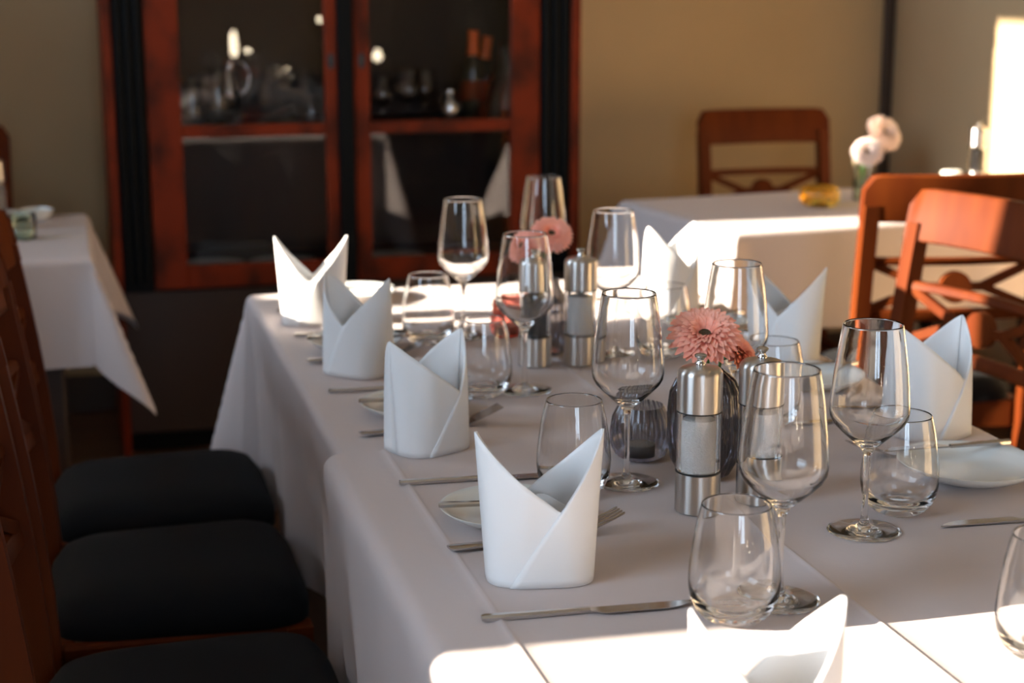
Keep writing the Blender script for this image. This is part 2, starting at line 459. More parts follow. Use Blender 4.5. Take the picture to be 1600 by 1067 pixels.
# ------------------------------------------------------------------ chairs
def chair_kit():
    W = 0.215          # half width
    cush = MB()
    n = 18
    rows = []
    def sq(t): return math.copysign(abs(t) ** 0.5, t)
    def shape(u, v):   # u,v in -1..1 -> rounded-square seat outline, wider at the front
        x = 0.19 * u; y = (0.195 + 0.012 * u) * v
        return x, y
    N = 25
    top = []
    for i in range(N):
        u = -1 + 2 * i / (N - 1); row = []
        for j in range(N):
            v = -1 + 2 * j / (N - 1)
            m0 = max(abs(u), abs(v)); an = math.atan2(v, u)
            se = (abs(math.cos(an)) ** 6 + abs(math.sin(an)) ** 6) ** (-1 / 6)
            x, y = shape(m0 * se * math.cos(an), m0 * se * math.sin(an))
            m_ = max(abs(u), abs(v))
            z = 0.438 + 0.042 * (1 - m_ ** 5) ** 0.6 if m_ < 1 else 0.438
            row.append((x, y, z))
        rows.append(row)
    cush.grid(rows)
    ring = [rows[0][j] for j in range(N)] + [rows[i][-1] for i in range(1, N)] + [rows[-1][j] for j in range(N - 2, -1, -1)] + [rows[i][0] for i in range(N - 2, 0, -1)]
    o = len(cush.v)
    cush.v += [(p[0], p[1], 0.418) for p in ring]
    top_i = [0 * N + j for j in range(N)] + [i * N + N - 1 for i in range(1, N)] + [(N - 1) * N + j for j in range(N - 2, -1, -1)] + [i * N for i in range(N - 2, 0, -1)]
    L = len(ring)
    for k in range(L):
        k2 = (k + 1) % L
        cush.f.append((top_i[k], top_i[k2], o + k2, o + k))
    cush.f.append(tuple(o + k for k in range(L)))
    seat = cush.mesh('seat', 'seat', 60)
    kit = [('seat', seat)]
    rail_f = MB().box(0.150, 0.178, -0.175, 0.175, 0.355, 0.418, 0.004).mesh('seat_rail', 'cherry')
    rail_s = MB().box(-0.175, 0.150, -0.012, 0.012, 0.355, 0.418, 0.004).mesh('seat_rail', 'cherry')
    kit += [('seat_rail', rail_f), ('seat_rail', rail_f, (-0.335, 0, 0)), ('seat_rail', rail_s, (0, 0.188, 0)), ('seat_rail', rail_s, (0, -0.188, 0))]
    # front legs
    sec = lambda x, y, z, a: [(x - a, y - a, z), (x + a, y - a, z), (x + a, y + a, z), (x - a, y + a, z)]
    fl = MB().strip([sec(0, 0, 0, 0.013), sec(0, 0, 0.35, 0.018), sec(0, 0, 0.418, 0.019)]).mesh('leg', 'cherry')
    kit += [('leg', fl, (0.165, 0.19, 0)), ('leg', fl, (0.165, -0.19, 0))]
    # rear leg sweeping up into the back post
    def bp(z):
        if z < 0.42: return -0.195 - 0.045 * ((0.42 - z) / 0.42) ** 1.6
        t = (z - 0.42) / 0.52
        return -0.195 - 0.065 * t ** 1.5
    def psec(z):
        x = bp(z); hx = 0.019 - 0.004 * abs(z - 0.42); hy = 0.0165
        return [(x - hx, -hy, z), (x + hx, -hy, z), (x + hx, hy, z), (x - hx, hy, z)]
    rl = MB().strip([psec(z) for z in (0, 0.1, 0.2, 0.3, 0.42, 0.5, 0.6, 0.7, 0.78, 0.84, 0.875)]).mesh('back_post', 'cherry')
    kit += [('back_post', rl, (0, W - 0.0165, 0)), ('back_post', rl, (0, -W + 0.0165, 0))]
    # curved top rail with rounded corners
    def curve(y): return 0.030 * (y / W) ** 2 - 0.030
    def rail(name, zs0, zs1, thick, full, rnd=0.0, bow=1.0):
        mb = MB(); secs = []
        n = 24
        for i in range(n + 1):
            y = -full + 2 * full * i / n
            e = full - abs(y)
            dz = 0.0
            if rnd and e < rnd: dz = rnd - math.sqrt(max(0, rnd * rnd - (rnd - e) ** 2))
            z0, z1 = zs0, zs1 - dz
            c = curve(y) * bow
            x0, x1 = bp(z0) + c + 0.006, bp(z1) + c + 0.006
            h = thick / 2
            b = 0.004
            secs.append([(x0 - h + b, y, z0), (x0 + h - b, y, z0), (x0 + h, y, z0 + b), (x1 + h, y, z1 - b), (x1 + h - b, y, z1), (x1 - h + b, y, z1), (x1 - h, y, z1 - b), (x0 - h, y, z0 + b)])
        return mb.strip(secs).mesh(name, 'cherry', 40)
    kit.append(('top_rail', rail('top_rail', 0.838, 0.942, 0.024, W + 0.001, 0.03)))
    kit.append(('back_slat', rail('back_slat', 0.742, 0.760, 0.018, W - 0.034)))
    kit.append(('back_slat', rail('back_slat', 0.616, 0.644, 0.018, W - 0.034)))
    # pierced ornament: a disc with forked arms
    zc = 0.693
    def xm(y, z): return bp(z) + curve(y) + 0.006
    disc = MB()
    n = 28
    for sgn in (1,):
        ring0 = [(xm(0, zc) - 0.009, 0.035 * math.cos(2 * math.pi * k / n), zc + 0.035 * math.sin(2 * math.pi * k / n)) for k in range(n)]
        ring1 = [(p[0] + 0.018, p[1], p[2]) for p in ring0]
        disc.strip([ring0, ring1])
    orn = disc.mesh('ornament_disc', 'cherry', 40)
    kit.append(('ornament_disc', orn))
    for s in (-1, 1):
        a = MB()
        def P(y, z): return (xm(y, z), y, z)
        pts_n, pts_f = (s * 0.030, s * 0.072), None
        a.bar(P(s * 0.028, zc), P(s * 0.075, zc), 0.014, 0.018)
        a.bar(P(s * 0.062, zc), P(s * 0.181, zc + 0.050), 0.014, 0.018)
        a.bar(P(s * 0.062, zc), P(s * 0.181, zc - 0.050), 0.014, 0.018)
        kit.append(('ornament_arm', a.mesh('ornament_arm', 'cherry', 0)))
    st = MB().box(-0.19, 0.155, -0.008, 0.008, 0.20, 0.225, 0.003).mesh('stretcher', 'cherry')
    kit += [('stretcher', st, (0, 0.19, 0)), ('stretcher', st, (0, -0.19, 0))]
    kit.append(('stretcher', MB().box(-0.02, -0.004, -0.182, 0.182, 0.202, 0.223, 0.003).mesh('stretcher', 'cherry')))
    return kit
CK = chair_kit()
def chair(x, y, rz, label, group): return spawn('dining_chair', CK, (x, y, 0), label, 'chair', group, R(rz))
LG = 'chairs along the left side of the long table'
chair(0.128, 2.965, 0, 'dark-seated cherry chair at the far end of the row left of the long table', LG)
chair(0.126, 2.530, 0, 'middle dark-seated cherry chair of the row left of the long table', LG)
chair(0.118, 2.030, 0, 'nearest chair of the left row, its dark seat cut by the bottom edge', LG)
chair(1.425, 2.745, 180 + 12, 'cherry chair on the right side of the long table, half its backrest in bright sun', 'chairs at the right')
chair(1.875, 3.455, 90 - 8, 'cherry chair with pierced disc backrest, its back to us, before the corner table', 'chairs at the right')
chair(2.085, 4.60, -90, 'cherry chair in shade against the back wall behind the corner table', 'chairs at the right')
chair(-0.375, 4.63, -90, 'dark chair against the back wall behind the left table', 'chairs at the left table')

# ------------------------------------------------------------------ display cabinet
def cabinet():
    X0, X1, F, B = 0.103, 1.462, 4.75, 5.28
    top = 2.05
    kit = []
    def bx(name, m, *a, b=0.003, sub=None): kit.append((name, MB().box(*a, b).mesh(name, m, 0), None, None, sub))
    bx('side_panel', 'cabwood', X0, X0 + 0.024, F, B, 0.0, top)
    bx('side_panel', 'cabwood', X1 - 0.028, X1, F, B, 0.0, top)
    bx('back_panel', 'cabdark', X0 + 0.024, X1 - 0.028, B - 0.015, B, 0.08, top)
    bx('base', 'cabdark', X0 + 0.024, X1 - 0.028, F + 0.02, B - 0.015, 0.06, 0.475)
    bx('plinth', 'ebony', X0 + 0.024, X1 - 0.028, F + 0.05, B - 0.05, 0.0, 0.06)
    for zz in (0.50, 0.918, 1.36):
        bx('shelf', 'cabdark', X0 + 0.0245, X1 - 0.0285, F + 0.06, B - 0.0155, zz - 0.024, zz)
    bx('top_board', 'cabdark', X0 - 0.03, X1 + 0.03, F - 0.04, B, top, top + 0.05)
    for a, b in ((0.127, 0.213), (1.342, 1.434)):
        pil = MB(); secs = []
        c, h = (a + b) / 2, (b - a) / 2
        pil.box(a + 0.0005, b - 0.0005, F + 0.012, F + 0.06, 0.475, top, 0.002)
        sub = []
        for k in range(3):
            fl = MB().tube([(c + (k - 1) * h * 0.62, F + 0.012, 0.50), (c + (k - 1) * h * 0.62, F + 0.012, top - 0.05)], 0.011, 8).mesh('reeding', 'ebony', 60)
            sub.append(('reeding', fl))
        kit.append(('pilaster', pil.mesh('pilaster', 'ebony', 0), None, None, sub))
    bx('centre_post', 'ebony', 0.747, 0.789, F - 0.004, F + 0.05, 0.475, top)
    # doors
    for (a, g0, g1, b) in ((0.215, 0.307, 0.709, 0.745), (0.791, 0.837, 1.253, 1.340)):
        z0, z1 = 0.480, top - 0.02
        y0, y1 = F + 0.006, F + 0.034
        st1 = MB().box(a, g0, y0, y1, z0, z1, 0.004).mesh('stile', 'cabwood', 0)
        st2 = MB().box(g1, b, y0, y1, z0, z1, 0.004).mesh('stile', 'cabwood', 0)
        r = [MB().box(g0, g1, y0 + 0.001, y1 - 0.001, p, q, 0.003).mesh('rail', 'cabwood', 0) for p, q in ((z0, 0.546), (0.906, 0.940), (z1 - 0.08, z1))]
        pn = [MB().box(g0, g1, y0 + 0.015, y0 + 0.018, p, q).mesh('pane', 'pane', 0) for p, q in ((0.546, 0.906), (0.940, z1 - 0.08))]
        lx = (g1 + b) / 2 if a < 0.5 else (a + g0) / 2
        lk = MB()
        secs = []
        ring = [(0.010 * math.cos(2 * math.pi * k / 16), 0.022 * math.sin(2 * math.pi * k / 16)) for k in range(16)]
        lk.strip([[(lx + p[0], y0, 1.113 + p[1]) for p in ring], [(lx + p[0], y0 - 0.004, 1.113 + p[1]) for p in ring]])
        lk.lathe([(0, 0), (0.0, 0.0)], 4) if False else None
        lk.box(lx - 0.003, lx + 0.003, y0 - 0.02, y0 - 0.003, 1.108, 1.118, 0.001)
        sub = [('stile', st2)] + [('rail', x) for x in r] + [('pane', x) for x in pn] + [('lock_plate', lk.mesh('lock_plate', 'black', 30))]
        # bead moulding beside the outer stile
        kit.append(('door', st1, None, None, sub))
    return kit
spawn('display_cabinet', cabinet(), (0, 0, 0), 'tall dark burl wood display cabinet with two glazed doors and black pilasters', 'cabinet')

# ------------------------------------------------------------------ glassware meshes
def arc(cx, cz, rx, rz, a0, a1, n):
    return [(cx + rx * math.cos(R(a0 + (a1 - a0) * i / n)), cz + rz * math.sin(R(a0 + (a1 - a0) * i / n))) for i in range(n + 1)]

def wine_kit(n=56):
    # outer bowl points from stem top to rim
    outer = [(0.0046, 0.088), (0.0060, 0.0925), (0.0100, 0.0975), (0.0200, 0.1065), (0.0320, 0.1175), (0.0395, 0.1255), (0.0430, 0.1325), (0.0440, 0.1400),
             (0.0436, 0.1500), (0.0424, 0.1650), (0.0404, 0.1850), (0.0378, 0.2050), (0.0350, 0.2230), (0.0330, 0.2350), (0.0328, 0.2362)]
    th = 0.0013
    inner = [(0.0317, 0.2362), (0.0318, 0.2350), (0.0338, 0.2230), (0.0366, 0.2050), (0.0392, 0.1850), (0.0412, 0.1650), (0.0424, 0.1500), (0.0427, 0.1410), (0.0416, 0.1338),
             (0.0380, 0.1275), (0.0305, 0.1195), (0.0190, 0.1095), (0.0100, 0.1035), (0.0040, 0.1012), (0, 0.1008)]
    bowl = MB().lathe(outer + [(0.0322, 0.2370)] + inner, n).mesh('bowl', 'glass', 60, fix=False)
    stem = MB().lathe([(0.0046, 0.012), (0.0036, 0.022), (0.0032, 0.045), (0.0034, 0.070), (0.0046, 0.088)], 24).mesh('stem', 'glass', 180, fix=False)
    foot = MB().lathe([(0, 0.0006), (0.030, 0.0004), (0.0400, 0.0), (0.0412, 0.0008), (0.0405, 0.0018), (0.034, 0.0026), (0.020, 0.0042), (0.010, 0.0068), (0.0062, 0.0090), (0.0046, 0.012)], n).mesh('foot', 'glass', 60, fix=False)
    return [('bowl', bowl), ('stem', stem), ('foot', foot)]

def tumbler_mesh(n=56):
    outer = [(0, 0.0022), (0.016, 0.0018), (0.0235, 0.0), (0.0265, 0.0010), (0.0325, 0.0050), (0.0385, 0.0120), (0.0428, 0.0220), (0.0446, 0.0340), (0.0448, 0.0430),
             (0.0440, 0.0560), (0.0420, 0.0730), (0.0390, 0.0920), (0.0360, 0.1060), (0.0338, 0.1142), (0.0336, 0.1152)]
    inner = [(0.0323, 0.1152), (0.0325, 0.1142), (0.0346, 0.1060), (0.0376, 0.0920), (0.0406, 0.0730), (0.0425, 0.0560), (0.0431, 0.0430), (0.0427, 0.0350), (0.0405, 0.0255),
             (0.0360, 0.0185), (0.0290, 0.0138), (0.0200, 0.0120), (0.0130, 0.0128), (0.006, 0.0150), (0, 0.0158)]
    return MB().lathe(outer + [(0.0329, 0.1160)] + inner, n).mesh('tumbler', 'glass', 50, fix=False)

WK = wine_kit()
TM = tumbler_mesh()
Z = TZ + 0.0008
WG = 'wine glasses on the long table'
for x, y, lab in [(0.660, 1.458, 'stemmed wine glass directly behind the nearest left tumbler, in front of the pepper mill'),
                  (0.638, 1.869, 'stemmed wine glass left of the salmon gerbera and the salt mill'),
                  (0.640, 2.352, 'stemmed wine glass before the black-filled mill, third back on the left side'),
                  (0.638, 2.745, 'stemmed wine glass standing against the dark cabinet, furthest back on the left side'),
                  (0.838, 1.630, 'stemmed wine glass nearest on the right, before the right-hand tumbler and napkin'),
                  (0.842, 2.030, 'stemmed wine glass behind the gerbera and the pepper mill on the right side'),
                  (0.842, 2.552, 'stemmed wine glass right of the far salt mill, before the wall'),
                  (0.856, 3.015, 'stemmed wine glass at the far end, rim highest, behind the far gerbera')]:
    spawn('wine_glass', WK, (x, y, Z if y < 2.08 else TZ - 0.0004), lab, 'wine glass', WG, rz=random.uniform(0, 6))
TG = 'tumblers on the long table'
for x, y, lab in [(0.598, 1.425, 'stemless water tumbler nearest on the left, at the end of the front knife'),
                  (0.563, 1.845, 'stemless water tumbler just behind the front napkin'),
                  (0.572, 2.340, 'stemless water tumbler behind the second napkin, left of the far mills'),
                  (0.570, 2.715, 'stemless water tumbler furthest back, right of the third napkin'),
                  (0.908, 1.684, 'stemless water tumbler on the right, before the bread plate'),
                  (0.926, 2.090, 'stemless water tumbler mostly hidden behind the pepper mill and wine glass'),
                  (0.922, 2.520, 'stemless water tumbler behind the gerbera before the sunlit right napkin'),
                  (0.838, 1.268, 'blurred tumbler cut off by the right edge in the sunlit foreground')]:
    spawn('water_tumbler', TM, (x, y, Z if y < 2.08 else TZ - 0.0004), lab, 'tumbler', TG, rz=random.uniform(0, 6))

# ------------------------------------------------------------------ salt and pepper mills
def mill_kit(fill):
    r = 0.0262
    base = MB().lathe([(0, 0.0), (r - 0.001, 0), (r, 0.001), (r, 0.0465), (r - 0.001, 0.0475), (0, 0.0475)], 48).mesh('base', 'steel', 40)
    ring = MB().lathe([(r - 0.006, 0.0475), (r + 0.0004, 0.0475), (r + 0.0004, 0.0495), (r - 0.006, 0.0495)], 48).mesh('base_ring', 'black', 40)
    win = MB().lathe([(r - 0.0055, 0.0497), (r - 0.0006, 0.0497), (r - 0.0006, 0.1188), (r - 0.0055, 0.1188), (r - 0.0055, 0.0497)], 48).mesh('glass_body', 'glass', 40)
    rf = r - 0.0062
    fil = MB().lathe([(0, 0.0496), (rf, 0.0496), (rf, 0.106), (rf * 0.92, 0.110), (rf * 0.5, 0.1125), (0, 0.1115)], 32).mesh('filling', fill, 50)
    ring2 = MB().lathe([(r - 0.006, 0.119), (r + 0.0004, 0.119), (r + 0.0004, 0.1205), (r - 0.006, 0.1205)], 48).mesh('cap_ring', 'black', 40)
    cap = MB().lathe([(0, 0.1205), (r, 0.1205), (r, 0.163)] + [(r - 0.008 + 0.008 * math.cos(R(a)), 0.163 + 0.008 * math.sin(R(a))) for a in (15, 30, 45, 60, 75, 90)] + [(0.012, 0.1722), (0.006, 0.1732), (0, 0.1734)], 48).mesh('cap', 'steel', 40)
    knob = MB().lathe([(0, 0.1730), (0.0055, 0.1732), (0.0058, 0.1752), (0.0042, 0.1770), (0.0036, 0.1790), (0.0046, 0.1812), (0.0068, 0.1830), (0.0072, 0.1846), (0.0060, 0.1860), (0.003, 0.1868), (0, 0.1870)], 24).mesh('knob', 'chrome', 50)
    return [('base', base), ('base_ring', ring), ('glass_body', win), ('filling', fil), ('cap_ring', ring2), ('cap', cap), ('knob', knob)]
SK, PK = mill_kit('salt'), mill_kit('pepper')
MG = 'steel mills on the long table'
spawn('salt_mill', SK, (0.684, 1.748, Z), 'steel and glass salt mill in sharp focus before the smoked vase', 'mill', MG)
spawn('salt_mill', SK, (0.766, 1.762, Z), 'steel mill behind the front left wine glass, right of the smoked vase', 'mill', MG)
spawn('pepper_mill', PK, (0.699, 2.507, TZ), 'steel mill with black peppercorns left of the far gerbera', 'mill', MG)
spawn('salt_mill', SK, (0.772, 2.500, TZ), 'steel mill with white salt right of the far gerbera', 'mill', MG)

# ------------------------------------------------------------------ vases, lanterns
def ribbed(name, prof_o, th, m, ribs, rib, n=None):
    n = n or ribs * 6
    inner = [(max(r - th, 0.0), z + (th if i == 0 else 0)) for i, (r, z) in enumerate(prof_o)][::-1]
    return MB().lathe(prof_o + inner, n, ribs=ribs, rib=rib).mesh(name, m, 180, fix=False)
vase_prof = [(0, 0.0), (0.022, 0.0), (0.032, 0.006), (0.040, 0.022), (0.0440, 0.050), (0.0445, 0.085), (0.0420, 0.108), (0.035, 0.124), (0.024, 0.133), (0.020, 0.136)]
vm = MB().lathe(vase_prof, 16 * 8, ribs=16, rib=0.13).mesh('smoked_vase', 'smokedark', 180, fix=False)
spawn('bud_vase', vm, (0.740, 1.872, Z), 'dark smoked ribbed glass vase behind the sharp salt mill', 'vase')
lan_prof = [(0, 0.0), (0.024, 0.0), (0.033, 0.006), (0.0385, 0.020), (0.0392, 0.036), (0.0365, 0.054), (0.031, 0.066), (0.029, 0.070)]
lm = MB().lathe(lan_prof, 26 * 6, ribs=26, rib=0.05).mesh('lantern_glass', 'smoke', 180, fix=False)
tl = MB().lathe([(0, 0.003), (0.019, 0.003), (0.019, 0.018), (0.017, 0.019), (0.003, 0.018), (0, 0.018)], 32).mesh('tealight', 'candle', 40)
spawn('tealight_holder', [('ribbed_glass', lm), ('tealight', tl)], (0.690, 1.968, Z), 'low smoked ribbed tealight holder left of the dark vase', 'candle holder')
rose_prof = [(0, 0.0), (0.020, 0.0), (0.027, 0.006), (0.030, 0.020), (0.029, 0.045), (0.0275, 0.062)]
rm = MB().lathe(rose_prof, 20 * 6, ribs=20, rib=0.05).mesh('rose_glass', 'rose', 180, fix=False)
spawn('tealight_holder', [('ribbed_glass', rm), ('tealight', tl)], (0.716, 2.732, TZ), 'rose-tinted tealight holder seen through the third wine glass', 'candle holder')
v2 = [(0, 0.0), (0.020, 0.0), (0.030, 0.006), (0.036, 0.030), (0.036, 0.070), (0.030, 0.095), (0.020, 0.112), (0.018, 0.125)]
vm2 = MB().lathe(v2, 20 * 6, ribs=20, rib=0.08).mesh('pale_vase', 'smoke', 180, fix=False)
spawn('bud_vase', vm2, (0.740, 2.580, TZ), 'ribbed glass vase of the far gerbera, behind the two far mills', 'vase')

# ------------------------------------------------------------------ gerberas
def petal_mesh(name, L, Wd, lift, m):
    rows = []
    n = 6
    for i in range(n + 1):
        t = i / n
        wd = Wd * (0.35 + 0.65 * math.sin(math.pi * min(1, t * 0.80 + 0.12)) ) * (1 if t < 0.98 else 0.35)
        x = L * t; z = lift * math.sin(t * 2.2) - 0.25 * lift * t * t
        rows.append([(x, -wd / 2, z + 0.10 * wd), (x, 0, z - 0.08 * wd), (x, wd / 2, z + 0.10 * wd)])
    return MB().grid(rows).mesh(name, m, 180)
def gerbera(label, loc, stem_pts, nrm, rad, petal_m='petal', singles=True):
    """loc: base of the stem; stem_pts local; nrm: direction the head faces"""
    root = link('gerbera', None, None, loc)
    tag(root, label, 'flower')
    pts = [Vector(p) for p in stem_pts]
    link('stem', MB().tube(pts, 0.0022, 8).mesh('stem', 'stem', 60), root)
    q = Vector(nrm).to_track_quat('Z', 'Y').to_euler()
    head = MB().lathe([(0, -0.010), (0.006, -0.009), (rad * 0.30, -0.001), (rad * 0.30, 0.002), (rad * 0.2, 0.0055), (rad * 0.1, 0.0045), (0, 0.004)], 24).mesh('flower_head', 'disc', 60)
    h = link('flower_head', head, root, pts[-1], q)
    rings = [(1.00, 34, 0.004, 0.000, -6), (0.95, 32, 0.005, 0.0015, 3), (0.84, 30, 0.005, 0.003, 11), (0.70, 28, 0.005, 0.0045, 20), (0.54, 24, 0.005, 0.0055, 32)]
    rnd = random.Random(hash(label) % 1000 if False else len(label))
    joined = MB()
    for k, (fr, n, lift, z, tilt) in enumerate(rings):
        r0 = rad * 0.16
        me = petal_mesh('petal', rad * fr - r0, rad * 0.235 * (0.7 + 0.3 * fr), lift * rad / 0.04, petal_m)
        for i in range(n):
            a = 2 * math.pi * (i + 0.5 * (k % 2)) / n + rnd.uniform(-0.06, 0.06)
            link('petal', me, h, (r0 * math.cos(a), r0 * math.sin(a), z), (rnd.uniform(-0.15, 0.15), -R(tilt + rnd.uniform(-5, 5)), a))
    return root
gerbera('sharp salmon pink gerbera in the dark smoked vase behind the salt mill', (0.740, 1.872, Z + 0.004), [(0, 0, 0), (0.004, -0.002, 0.07), (0.0, -0.006, 0.14), (-0.011, -0.020, 0.178)], (-0.16, -0.50, 0.85), 0.0465)
gerbera('small salmon gerbera low behind the salt mill, drooping over the vase rim', (0.748, 1.876, Z + 0.004), [(0, 0, 0), (0.003, 0.004, 0.08), (0.014, 0.004, 0.140), (0.028, -0.010, 0.152)], (0.5, -0.45, 0.70), 0.032)
gerbera('blurred salmon gerbera between the two far mills', (0.740, 2.580, TZ + 0.004), [(0, 0, 0), (0.002, -0.004, 0.09), (0.0, -0.012, 0.16), (0.0, -0.022, 0.195)], (-0.10, -0.68, 0.72), 0.036)
gerbera('small salmon gerbera behind the black-filled mill', (0.733, 2.583, TZ + 0.004), [(0, 0, 0), (-0.005, 0.0, 0.09), (-0.018, 0.0, 0.15), (-0.036, -0.004, 0.172)], (-0.55, -0.4, 0.7), 0.030)

# ------------------------------------------------------------------ napkins
def napkin_mesh(name, a0=0.052, b0=0.042, hp=0.155, hv=0.078, vx=0.22, flare=0.20, seed=0, bend=0.0):
    """standing mitre fold: an upright tube of cloth with two peaks (local +-x) and a valley before and behind; the right layer laps over the left"""
    rnd = random.Random(seed)
    def ab(z):
        t = z / hp
        return a0 * (1 + flare * t), b0 * (1 - 0.10 * t)
    def surf(u, side, z, off=0.0):
        """u: -1..1 across, side -1 front / +1 back"""
        a, b = ab(z)
        t = z / hp
        ex = 3.4 - 1.9 * min(1, t)          # squarish at the base, lens shaped at the peaks
        y = b * max(0.0, 1 - abs(u) ** ex) ** (1 / ex)
        wob = 0.0012 * math.sin(9 * u + seed) * t
        x = a * u
        lean = bend * t * t
        return (x + lean, side * (y + off) + wob, z)
    def hgt(u, vx_):
        d = (u - vx_) / (1 - vx_) if u > vx_ else (vx_ - u) / (1 + vx_)
        return hv + (hp - hv) * (0.80 * d + 0.20 * d ** 4)
    mb = MB()
    NU, NZ = 40, 18
    us = [math.sin(math.pi / 2 * (-1 + 2 * i / NU)) for i in range(NU + 1)]
    for side, vv, off in ((-1, vx, 0.0), (1, -vx * 0.6, 0.0)):
        rows = []
        for j in range(NZ + 1):
            rows.append([surf(u, side, hgt(u, vv) * j / NZ, off) for u in us])
        mb.grid(rows)
    # lapped layer, front and back
    for side, vv in ((-1, vx), (1, vx * 0.6)):
        rows = []
        sg = 1 if side < 0 else -1
        vloc = vv if side < 0 else -vx * 0.6
        for j in range(NZ + 1):
            z = hp * 0.985 * j / NZ
            if z < hv: ul = (-0.62 + (abs(vloc) * (1 if side < 0 else 1) + 0.62) * z / hv)
            else:
                lo, hi = abs(vloc), 1.0
                for _ in range(30):
                    mid = (lo + hi) / 2
                    if hgt(mid, abs(vloc)) < z: lo = mid
                    else: hi = mid
                ul = lo
            row = []
            for i in range(17):
                u = ul + (1.0 - ul) * (1 - (1 - i / 16) ** 1.6)
                row.append(surf(sg * u, side, z, 0.0020 * (1 - u ** 10)))
            rows.append(row)
        mb.grid(rows)
    # tucked inner fold
    rows = []
    for j in range(7):
        z = 0.004 + (hv * 0.98 - 0.004) * j / 6
        rows.append([(a0 * u * 0.8, 0.012 * math.sin(3 * u + seed) + 0.004, z + 0.006 * math.cos(4 * u)) for u in [-1 + 2 * i / 14 for i in range(15)]])
    mb.grid(rows)
    me = mb.mesh(name, 'napkin', 60, fix=False)
    return me
def napkin(loc, rz, label, **kw):
    me = napkin_mesh('folded_napkin', **kw)
    o = tag(link('folded_napkin', me, None, loc, (0, 0, R(rz))), label, 'napkin', 'folded napkins on the long table')
    md = o.modifiers.new('thickness', 'SOLIDIFY'); md.thickness = 0.0016; md.offset = 1
    return o
napkin((0.449, 1.592, Z), -10, 'sharp white mitre-folded napkin in the front, between knife and fork on the left', seed=1, a0=0.0545, vx=0.30)
napkin((0.434, 2.085, Z), 28, 'second white mitre-folded napkin from the front on the left, its right peak turned inward', seed=2, a0=0.050, vx=0.45, hp=0.152)
napkin((0.420, 2.530, TZ), -48, 'third white mitre-folded napkin on the left, in shade with a lapped diagonal edge', seed=3, a0=0.052, vx=0.05)
napkin((0.405, 2.930, TZ), -8, 'furthest left white mitre-folded napkin, brightly sunlit before the cabinet', seed=4, a0=0.053, vx=-0.05)
napkin((1.105, 1.982, Z), 22, 'large white mitre-folded napkin at the right edge beside the bread plate', seed=5, a0=0.053, b0=0.046, vx=0.35)
napkin((1.100, 2.440, TZ), -42, 'white mitre-folded napkin on the right, behind the pepper mill glass, one peak visible', seed=6, a0=0.052, vx=0.0)
napkin((1.060, 2.870, TZ), 20, 'white mitre-folded napkin with sunlit peaks, furthest back on the right', seed=7, a0=0.046, vx=0.35, hp=0.160)
napkin((0.484, 1.088, Z), -2, 'blurred foreground napkin in the sun, only its two peaks above the bottom edge', seed=8, a0=0.050, b0=0.044, vx=0.0)

# ------------------------------------------------------------------ cutlery and plates
def knife_kit(L=0.215, hl=0.108, bw=0.0155, hw=0.0095):
    h = MB()
    secs = []
    for t in [0, 0.03, 0.5, 0.93, 1.0]:
        x = hl * t
        w_ = hw / 2 * (1.0 - 0.18 * t) * (0.75 if t == 0 else 1); th = 0.0036 * (0.75 if t == 0 else 1) * (1 - 0.25 * t)
        secs.append([(x, -w_, -th * 0.6), (x, w_, -th * 0.6), (x, w_, th * 0.4), (x, w_ * 0.5, th), (x, -w_ * 0.5, th), (x, -w_, th * 0.4)])
    h.strip(secs)
    b = MB()
    secs = []
    for t in [0, 0.04, 0.12, 0.4, 0.7, 0.85, 0.94, 0.985, 1.0]:
        x = hl + (L - hl) * t
        wl = -hw * 0.36 - (bw - hw * 0.7) * min(1, t / 0.12) * 1.0
        wt = hw * 0.36
        if t > 0.7:
            k = (t - 0.7) / 0.3
            wl = wl + (wt - wl - 0.001) * k ** 2.2
        th = 0.0011 * (1 - 0.4 * t)
        secs.append([(x, wl, -th * 0.3), (x, wt, -th), (x, wt, th), (x, wl, th * 0.3)])
    b.strip(secs)
    return [('handle', h.mesh('handle', 'cutlery', 40)), ('blade', b.mesh('blade', 'cutlery', 40))]
